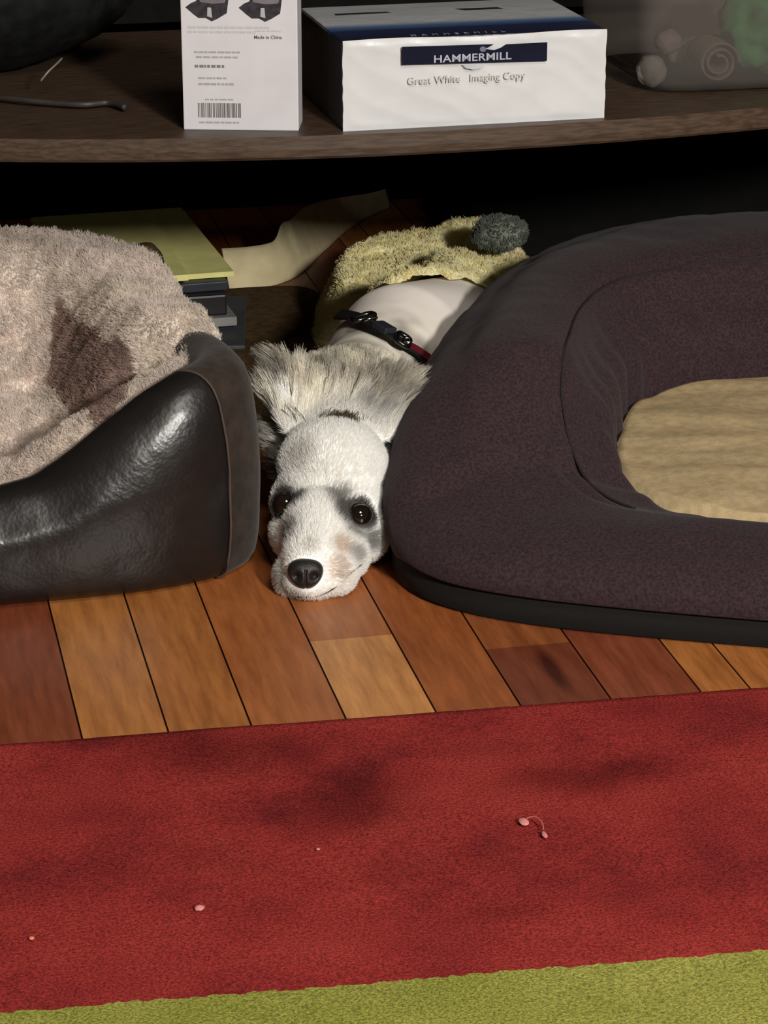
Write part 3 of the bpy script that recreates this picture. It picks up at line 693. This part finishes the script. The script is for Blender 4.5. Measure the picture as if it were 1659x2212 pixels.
def nosefn(u, v):
    a = 2 * math.pi * u; b2 = math.pi * (v * .998 + .001) - math.pi / 2
    x, y, z = math.cos(a) * math.cos(b2), math.sin(b2), math.sin(a) * math.cos(b2)
    x = math.copysign(abs(x) ** .85, x); wd = 1.0 + .18 * z; d = .0120 * y
    g = 0
    for sgn in (-1, 1):                                  # nostrils
        g += .0065 * math.exp(-(((x * wd - .50 * sgn) / .22) ** 2 + ((z + .12) / .26) ** 2)) * (y > 0)
    g += .002 * math.exp(-(x / .07) ** 2) * (y > 0) * (z < .3)
    return ns - fw_ * .004 + sx_ * (x * .0172 * wd) + uz_ * (z * .0152) + fw_ * (d - g)
V, Fc = grid(72, 48, nosefn, cu=True)
o = link('nose', mesh(V, Fc), mat('nose_leather', (30, 26, 25), .38, .3, scale=500, bump=.35, bscale=900, spec=.5), dog); o['label'] = 'black leathery nose'
mouth = []
for x, y in [(612, 1268), (630, 1284), (655, 1290), (690, 1286), (722, 1270), (755, 1240), (790, 1212)]:
    h_, n_ = hit(x, y)
    if h_ is not None: mouth.append(h_ + n_ * .0002)
if len(mouth) > 3: link('mouth_line', tube(catmull(mouth, 40), .0008, 8), mat('dark_lip', (64, 46, 40), .6), dog)

# coat fur
P0, N0 = sample(dme, 120000, lambda c, n: (np.where((c - A3(sk)) @ A3(GF) < .05, 1.0, .5)) * (c[:, 2] > .004) * ((c - A3(sk)) @ A3(GF) < .19))
keep = (np.linalg.norm(P0 - A3(eL), axis=1) > .0125) & (np.linalg.norm(P0 - A3(eR), axis=1) > .0125) & (np.linalg.norm((P0 - A3(ns)), axis=1) > .0165)
P0, N0 = P0[keep], N0[keep]
fd = (P0 - A3(sk)) @ A3(GF)
away = P0 - A3(ns); away = away - N0 * (away * N0).sum(1, keepdims=True); away /= np.maximum(1e-6, np.linalg.norm(away, axis=1, keepdims=True))
rel = P0 - A3(nk); side = rel @ A3(RGT)
back = np.clip((fd - .03) / .03, 0, 1)[:, None]
swirl = np.array([[fbm(p, 18, 2, 2.), fbm(p, 18, 2, 8.), fbm(p, 18, 2, 14.)] for p in P0])
dface = N0 * .32 + away * .9 + swirl * .35 + RNG.normal(0, .12, P0.shape)
dback = N0 * .65 + A3(GF) * .35 + np.array([0, 0, .35]) + A3(RGT) * (side[:, None] * 9) + swirl * 1.3 + RNG.normal(0, .08, P0.shape)
dr = dface * (1 - back) + dback * back
ln = (.0055 + .003 * RNG.random(len(P0))) * (1 - back[:, 0]) + (.022 + .014 * RNG.random(len(P0))) * back[:, 0]
muz = np.linalg.norm(P0 - A3(ns), axis=1); ln = ln * np.where(muz < .03, .55, 1)
neye = np.minimum(np.linalg.norm(P0 - A3(eL), axis=1), np.linalg.norm(P0 - A3(eR), axis=1)); ln = ln * np.where(neye < .022, .5, 1)
tint = coat(P0) * (1 + .35 * swirl[:, :1] * back) * RNG.uniform(.97, 1.05, (len(P0), 1))
M_fur = hairmat('dog_fur', .6, .25)
fm = back[:, 0] < .5
strands('coat', dog, P0[fm], dr[fm], ln[fm], .00022, np.clip(tint[fm], 0, 1), M_fur, k=5, clump=6000, clumpf=.25, frizz=.03)
bi = np.where(~fm)[0]
streak = np.array([fbm(p, 60, 2, 21.) for p in P0[bi]])[:, None]; tb_ = tint[bi] * np.clip(1 + 1.1 * streak, .45, 1.3)
strands('neck_fur', dog, P0[bi], dr[bi], ln[bi] * np.clip(1.45 - (fd[bi] - .03) * 6.5, .35, 1.3), .00028, np.clip(tb_, 0, 1), M_fur, k=6, clump=520, clumpf=.45, frizz=.02)
# long ear fringes
def fringe(base, tip, sgn, n=3800):
    t = RNG.random(n); ax = tip - base; sidev = RGT * sgn
    root = A3(base)[None] + A3(ax)[None] * t[:, None] + A3(RGT)[None] * RNG.uniform(-.018, .018, (n, 1)) + RNG.normal(0, .0025, (n, 3))
    cl_ = np.array([[fbm(p, 32, 2, 3.), fbm(p, 32, 2, 9.), fbm(p, 32, 2, 15.)] for p in root])
    d = A3(ax.normalized())[None] * 1.0 + A3(sidev)[None] * (.35 * t[:, None]) + cl_ * .8 + RNG.normal(0, .06, (n, 3))
    L_ = .022 + .020 * t * RNG.uniform(.6, 1, n)
    m = np.clip(.55 + 1.6 * cl_[:, 0], 0, 1)[:, None]; lo = np.array(lin((120, 108, 92))); hi = np.array(lin((226, 216, 200)))
    c = lo * (1 - m) + hi * m; dk = np.clip(1 - t * 2.6, 0, 1)[:, None] * (.85 if sgn < 0 else .6); c = c * (1 - dk) + np.array(lin((52, 40, 38))) * dk
    strands('ear_fringe', dog, root, d, L_, .00034, np.clip(c, 0, 1), M_fur, k=7, clump=110, clumpf=.6, frizz=.02, bend=np.tile(A3(sidev)[None] * .25, (n, 1)))
fringe(*earL, -1); fringe(*earR, 1)
# dark hairs standing in for the shadow on the crown
h_, n_ = hit(735, 905); h_ = h_ or atd(735, 905, 2.5)
rt = A3(h_)[None] + A3(RGT)[None] * RNG.normal(0, .008, (500, 1)) + RNG.normal(0, .003, (500, 3))
strands('crown_shade_hair', dog, rt, np.array([[.5, .5, .7]]) + RNG.normal(0, .35, (500, 3)), RNG.uniform(.005, .010, 500), .00025, np.tile(np.array(lin((88, 80, 64))), (500, 1)), M_fur, k=5, clump=40, clumpf=.5)

# harness strap across the shoulders
pts = []; nrm = []
for x, y in [(692, 712), (712, 694), (745, 694), (785, 708), (822, 734), (855, 754), (892, 774), (930, 800)]:
    h_, n_ = hit(x, y)
    if h_ is not None: pts.append(h_ + n_ * .010); nrm.append(n_)
har = None
if len(pts) > 3:
    C_ = catmull(pts, 60); Nn = [n.normalized() for n in catmull(nrm, 60)]
    V = []; Fc = []
    for i, p in enumerate(C_):
        t = (C_[min(i + 1, 59)] - C_[max(i - 1, 0)]).normalized(); s = t.cross(Nn[i]).normalized()
        for a, b_ in ((-.0075, 0), (.0075, 0), (.0075, .0028), (-.0075, .0028)): V.append(p + s * a + Nn[i] * b_)
    for i in range(59):
        for k in range(4): a = i * 4 + k; b_ = i * 4 + (k + 1) % 4; Fc.append((a, b_, b_ + 4, a + 4))
    harm = mesh(V, Fc, False); M_web = mat('black_webbing', (24, 23, 27), .55, .2, scale=300, spec=.4); M_red = mat('maroon_webbing', (96, 22, 34), .6)
    harm.materials.append(M_web); harm.materials.append(M_red)
    for p in harm.polygons:
        if p.index // 4 > 39 and p.index % 4 == 2: p.material_index = 1
    har = link('harness', harm, None, dog); har['label'] = 'black and maroon harness strap'
    def ring_at(i, rx, rz, tk, m, name, lift=.004, rot=0.):
        p = C_[i] + Nn[i] * lift; t = (C_[min(i + 1, 59)] - C_[i - 1]).normalized(); s = t.cross(Nn[i]).normalized(); up_ = Nn[i]
        pts_ = []
        for a in np.linspace(0, 2 * math.pi, 29)[:-1]:
            c, s_ = math.cos(a), math.sin(a); c = math.copysign(abs(c) ** .6, c); s_ = math.copysign(abs(s_) ** .6, s_)
            pts_.append(p + (t * math.cos(rot) + up_ * math.sin(rot)) * c * rx + s * s_ * rz)
        link(name, tube(pts_, tk, 8, closed=True), m, har)
    M_pl = mat('black_plastic', (14, 13, 14), .22, .1, spec=.6); M_ch = mat('chrome', (210, 205, 195), .15, .05, metal=1)
    ring_at(13, .008, .013, .0030, M_pl, 'strap_slider'); ring_at(36, .008, .013, .0030, M_pl, 'strap_slider')
    ring_at(17, .004, .006, .0022, M_ch, 'metal_ring', .006, .5); ring_at(38, .004, .005, .0018, M_ch, 'metal_ring', .006, .5)
    for i, nm in ((24, 'side_release_buckle'),):
        t = (C_[i + 1] - C_[i - 1]).normalized(); s = t.cross(Nn[i]).normalized(); M = Matrix((t, s, Nn[i])).transposed().to_4x4(); M.translation = C_[i] + Nn[i] * .002
        link(nm, box(.026, .017, .007, .0025, M, 3), mat('dark_grey_plastic', (44, 44, 50), .35, .1), har)

# ------------------------------------------------------------ yellow blanket over the dog's back end
def body_h(X, Y):
    P = Vector((X, Y)); best = 0
    for a, b2, ra, rb_ in ((chest, torso, .072, .080), (torso, hip, .080, .060), (hip, hip + GF * .12, .06, .05)):
        A2, B2 = Vector(a[:2]), Vector(b2[:2]); t = max(0, min(1, (P - A2).dot(B2 - A2) / (B2 - A2).length_squared)); d = (P - A2.lerp(B2, t)).length; r = ra + (rb_ - ra) * t
        if d < r: best = max(best, (a.z + (b2.z - a.z) * t) + .002 + math.sqrt(r * r - d * d) * 1.0)
        else: best = max(best, (r) * math.exp(-((d - r) / .035)) )
    return best
# outline of the blanket on the ground plane, front edge running across the dog's back
bl = [(.588, 2.95), (.60, 2.89), (.63, 2.81), (.665, 2.855), (.72, 2.90), (.79, 2.955), (.86, 3.03), (.925, 3.12), (.93, 3.25), (.89, 3.35), (.80, 3.39), (.70, 3.36), (.635, 3.28), (.60, 3.18), (.575, 3.05)]
blc = Vector((.76, 3.15, 0)); blo = [Vector((x, y, 0)) for x, y in bl]; OUT = catmull(blo, 200, closed=True)
def blfn(u, v):
    e = OUT[int(round(u * 200)) % 200]; p = blc.lerp(e, v)
    h_ = body_h(p.x, p.y)
    z = max(h_ + .004, .080 * sstep(1.0, .72, v) * sstep(2.85, 3.05, p.y)) + .008 + .012 * fbm(p, 14, 3, 3.) + .007 * fbm(p, 45, 2, 1.)
    z += .03 * math.exp(-(((p.x - .87) / .05) ** 2 + ((p.y - 3.33) / .05) ** 2)) 
    z -= .008 * sstep(.93, 1, v)
    return Vector((p.x, p.y, max(z, .006)))
V, Fc = grid(200, 60, blfn, cu=True); me = mesh(V, Fc)
yl = np.array(lin((255, 250, 206))); yo = np.array(lin((244, 232, 178)))
def ycol(P):
    k = np.clip(.6 + 1.4 * np.array([fbm(p, 34, 2, 6.) for p in P]), 0, 1)[:, None]; c = yo * (1 - k) + yl * k
    f = np.array([sstep(.82, .92, p[0]) for p in P])[:, None] * .5; return c * (1 - f) + np.array(lin((255, 240, 200))) * f
co = np.array([v_.co[:] for v_ in me.vertices]); vcol(me, ycol(co))
blan = setp(link('yellow_blanket', me, M_backing), 'pale yellow fleece blanket draped behind the dog under the shelf', 'blanket')
P1, N1 = sample(me, 24000); N1[N1[:, 2] < 0] *= -1
strands('fleece_pile', blan, P1, N1 + RNG.normal(0, .6, P1.shape), RNG.uniform(.003, .007, len(P1)), .0005, ycol(P1), M_plush, k=4, clump=2200, clumpf=.5, frizz=.1)
# grey green plush bundle behind the blanket
c_ = atz(1080, 503, .128)
me = blob(c_, .034, (1.05, .8, .62), .22, 30, 4.); cg = lambda P: np.array([np.array(lin((120, 126, 116))) * (1 + .7 * fbm(p, 40, 2)) for p in P])
co = np.array([v_.co[:] for v_ in me.vertices]); vcol(me, cg(co)); tb = setp(link('plush_toy', me, M_backing), 'grey green plush toy lying on the back of the yellow blanket', 'toy')
P1, N1 = sample(me, 3000); strands('toy_pile', tb, P1, N1 + RNG.normal(0, .5, P1.shape), RNG.uniform(.003, .007, len(P1)), .0005, cg(P1), M_plush, k=4, clump=200, clumpf=.5)

# ------------------------------------------------------------ things on the floor under the shelf
def flat_item(name, label, cat, w, d, h, x, y, z, rot, m, bev=.0015, group=None):
    o = link(name, box(w, d, h, bev), m); o.location = (x, y, z); o.rotation_euler = (0, 0, R(rot)); setp(o, label, cat, group); return o
M_pad = mat('yellow_paper', (232, 228, 148), .8, .06); M_navy = mat('blue_black_cover', (36, 40, 50), .5, .2); M_bk = mat('black_binder', (30, 28, 28), .45, .2)
M_slate = mat('slate_folder', (66, 68, 72), .6, .15); M_sheet = mat('white_paper', (214, 210, 198), .7, .04); M_gs = mat('grey_paper', (130, 130, 126), .7, .1)
flat_item('folder', 'slate grey folder at the bottom of the paper stack', 'folder', .22, .23, .018, .405, 3.200, 0, -10, M_slate)
flat_item('paper_sheets', 'white paper sheets in the stack above the slate folder', 'paper', .22, .29, .004, .372, 3.275, .0185, -5, M_sheet, .0005)
flat_item('magazine', 'grey magazine in the stack above the white sheets', 'magazine', .22, .30, .012, .378, 3.285, .023, 3, M_gs)
flat_item('binder', 'black binder in the stack below the navy notebook', 'binder', .215, .29, .028, .372, 3.290, .0355, 2, M_bk, .003)
flat_item('notebook', 'navy notebook just beneath the yellow pads', 'notebook', .20, .28, .012, .380, 3.300, .064, 4, M_navy)
flat_item('legal_pad', 'lower yellow legal pad, its right edge fanned past the upper one', 'pad', .216, .356, .007, .383, 3.358, .0765, 3, M_pad, .0008, 'yellow legal pads on the stack')
flat_item('legal_pad', 'upper yellow legal pad topmost on the paper stack', 'pad', .19, .30, .008, .338, 3.30, .084, 1, M_pad, .0008, 'yellow legal pads on the stack')
cr = catmull([atz(288, 545, .095), atz(300, 530, .115), atz(322, 530, .12), atz(338, 552, .11), atz(345, 590, .10)], 24)
setp(link('leather_strap', tube(cr, .008, 10, flat=.3), mat('brown_strap', (70, 56, 36), .6)), 'curled brown strap lying on the yellow pad beside the plush liner', 'strap')

setp(link('darkening_crate', box(.98, .30, .30, .004, Matrix.Translation((1.38, 3.62, 0))), mat('black_crate', (12, 12, 11), .8, .2, spec=.1)), 'guessed black crate added to darken the space behind the toy', 'crate')  # guessed from a faint shape, added to blacken the background here
# curled sheet of cream card
base = [atz(496, 628, 0), atz(560, 624, 0), atz(612, 612, 0), atz(655, 588, 0), atz(700, 545, 0), atz(762, 490, 0), atz(845, 448, 0)]
base = [b_ + Vector((0, .012, .014)) for b_ in base] if False else base
base = catmull(base, 70)
def cardfn(u, v):
    i = int(round(u * 69)); p = base[i]; h = .055 + .02 * sstep(.3, .5, u) - .045 * sstep(.6, 1, u)
    lean = Vector((-.10, .55, 0)) if u < .4 else Vector((-.25, .15, 0))
    if .3 < u < .5: k = sstep(.3, .5, u); lean = Vector((-.10, .55, 0)).lerp(Vector((-.3, .2, 0)), k)
    q_ = p + lean * h * v + Vector((0, 0, h * v * .95 + .001)); return q_ + Vector((0, .004 * fbm(q_, 12, 2), 0))
V, Fc = grid(70, 12, cardfn); me = mesh(V, Fc)
o = setp(link('card_sheet', me, mat('cream_card', (206, 192, 152), .8, .1, scale=30)), 'curled cream card sheet standing on the floor behind the dog', 'card'); s_ = o.modifiers.new('t', 'SOLIDIFY'); s_.thickness = .0015
# dark brown mat folded on the floor
def matfn(u, v):
    a = 2 * math.pi * u; e = 2 / 5; c, s = math.cos(a), math.sin(a); rr_ = [0, .5, .85, .96, 1.0, 1.0, .98][int(round(v * 6))]; z = [.014, .014, .014, .012, .008, .004, 0][int(round(v * 6))]
    p = Vector((.545 + .105 * rr_ * abs(c) ** e * (1 if c > 0 else -1), 3.06 + .31 * rr_ * abs(s) ** e * (1 if s > 0 else -1), z)); return p + Vector((0, 0, .003 * fbm(p, 15, 2) * (z > .01)))
V, Fc = grid(80, 7, matfn, cu=True, flip=True)
setp(link('floor_mat', mesh(V, Fc), mat('dark_brown_felt', (84, 66, 45), .95, .25, scale=80, spec=.05)), 'dark brown mat on the floor between the paper stack and the yellow blanket', 'mat')

# ------------------------------------------------------------ scraps on the rug
M_scrap = mat('pale_scrap', (206, 132, 128), .8, .05)
def crumb(x, y, r, label, sc=(1, 1, .5), m=M_scrap):
    p = atz(x, y, .0105); setp(link('crumb', blob((p.x, p.y, .0108), r, sc, .4, 30, x * .01, 16, 10), m), label, 'crumb')
crumb(431, 1962, .0038, 'pale pink crumb on the left half of the red rug')
crumb(687, 1835, .0016, 'tiny pale crumb near the middle of the red rug')
crumb(68, 2027, .0022, 'small orange crumb at the left edge of the red rug', m=mat('orange_scrap', (220, 130, 90), .8))
sc_ = empty('feather_scrap', atz(1150, 1785, .010), 'pale pink scrap with a curled thread on the right of the red rug', 'scrap')
p = atz(1131, 1775, .012); link('flake', blob(p, .0048, (.85, 1.35, .35), .3, 30, 2., 20, 12), M_scrap, sc_)
link('thread', tube(catmull([atz(1136, 1768, .013), atz(1155, 1764, .016), atz(1170, 1776, .015), atz(1174, 1792, .013)], 20), .0007, 6), mat('dull_thread', (180, 96, 90)), sc_)
p = atz(1176, 1803, .012); link('flake', blob(p, .0035, (.6, 1.6, .35), .3, 30, 3., 20, 12), M_scrap, sc_)
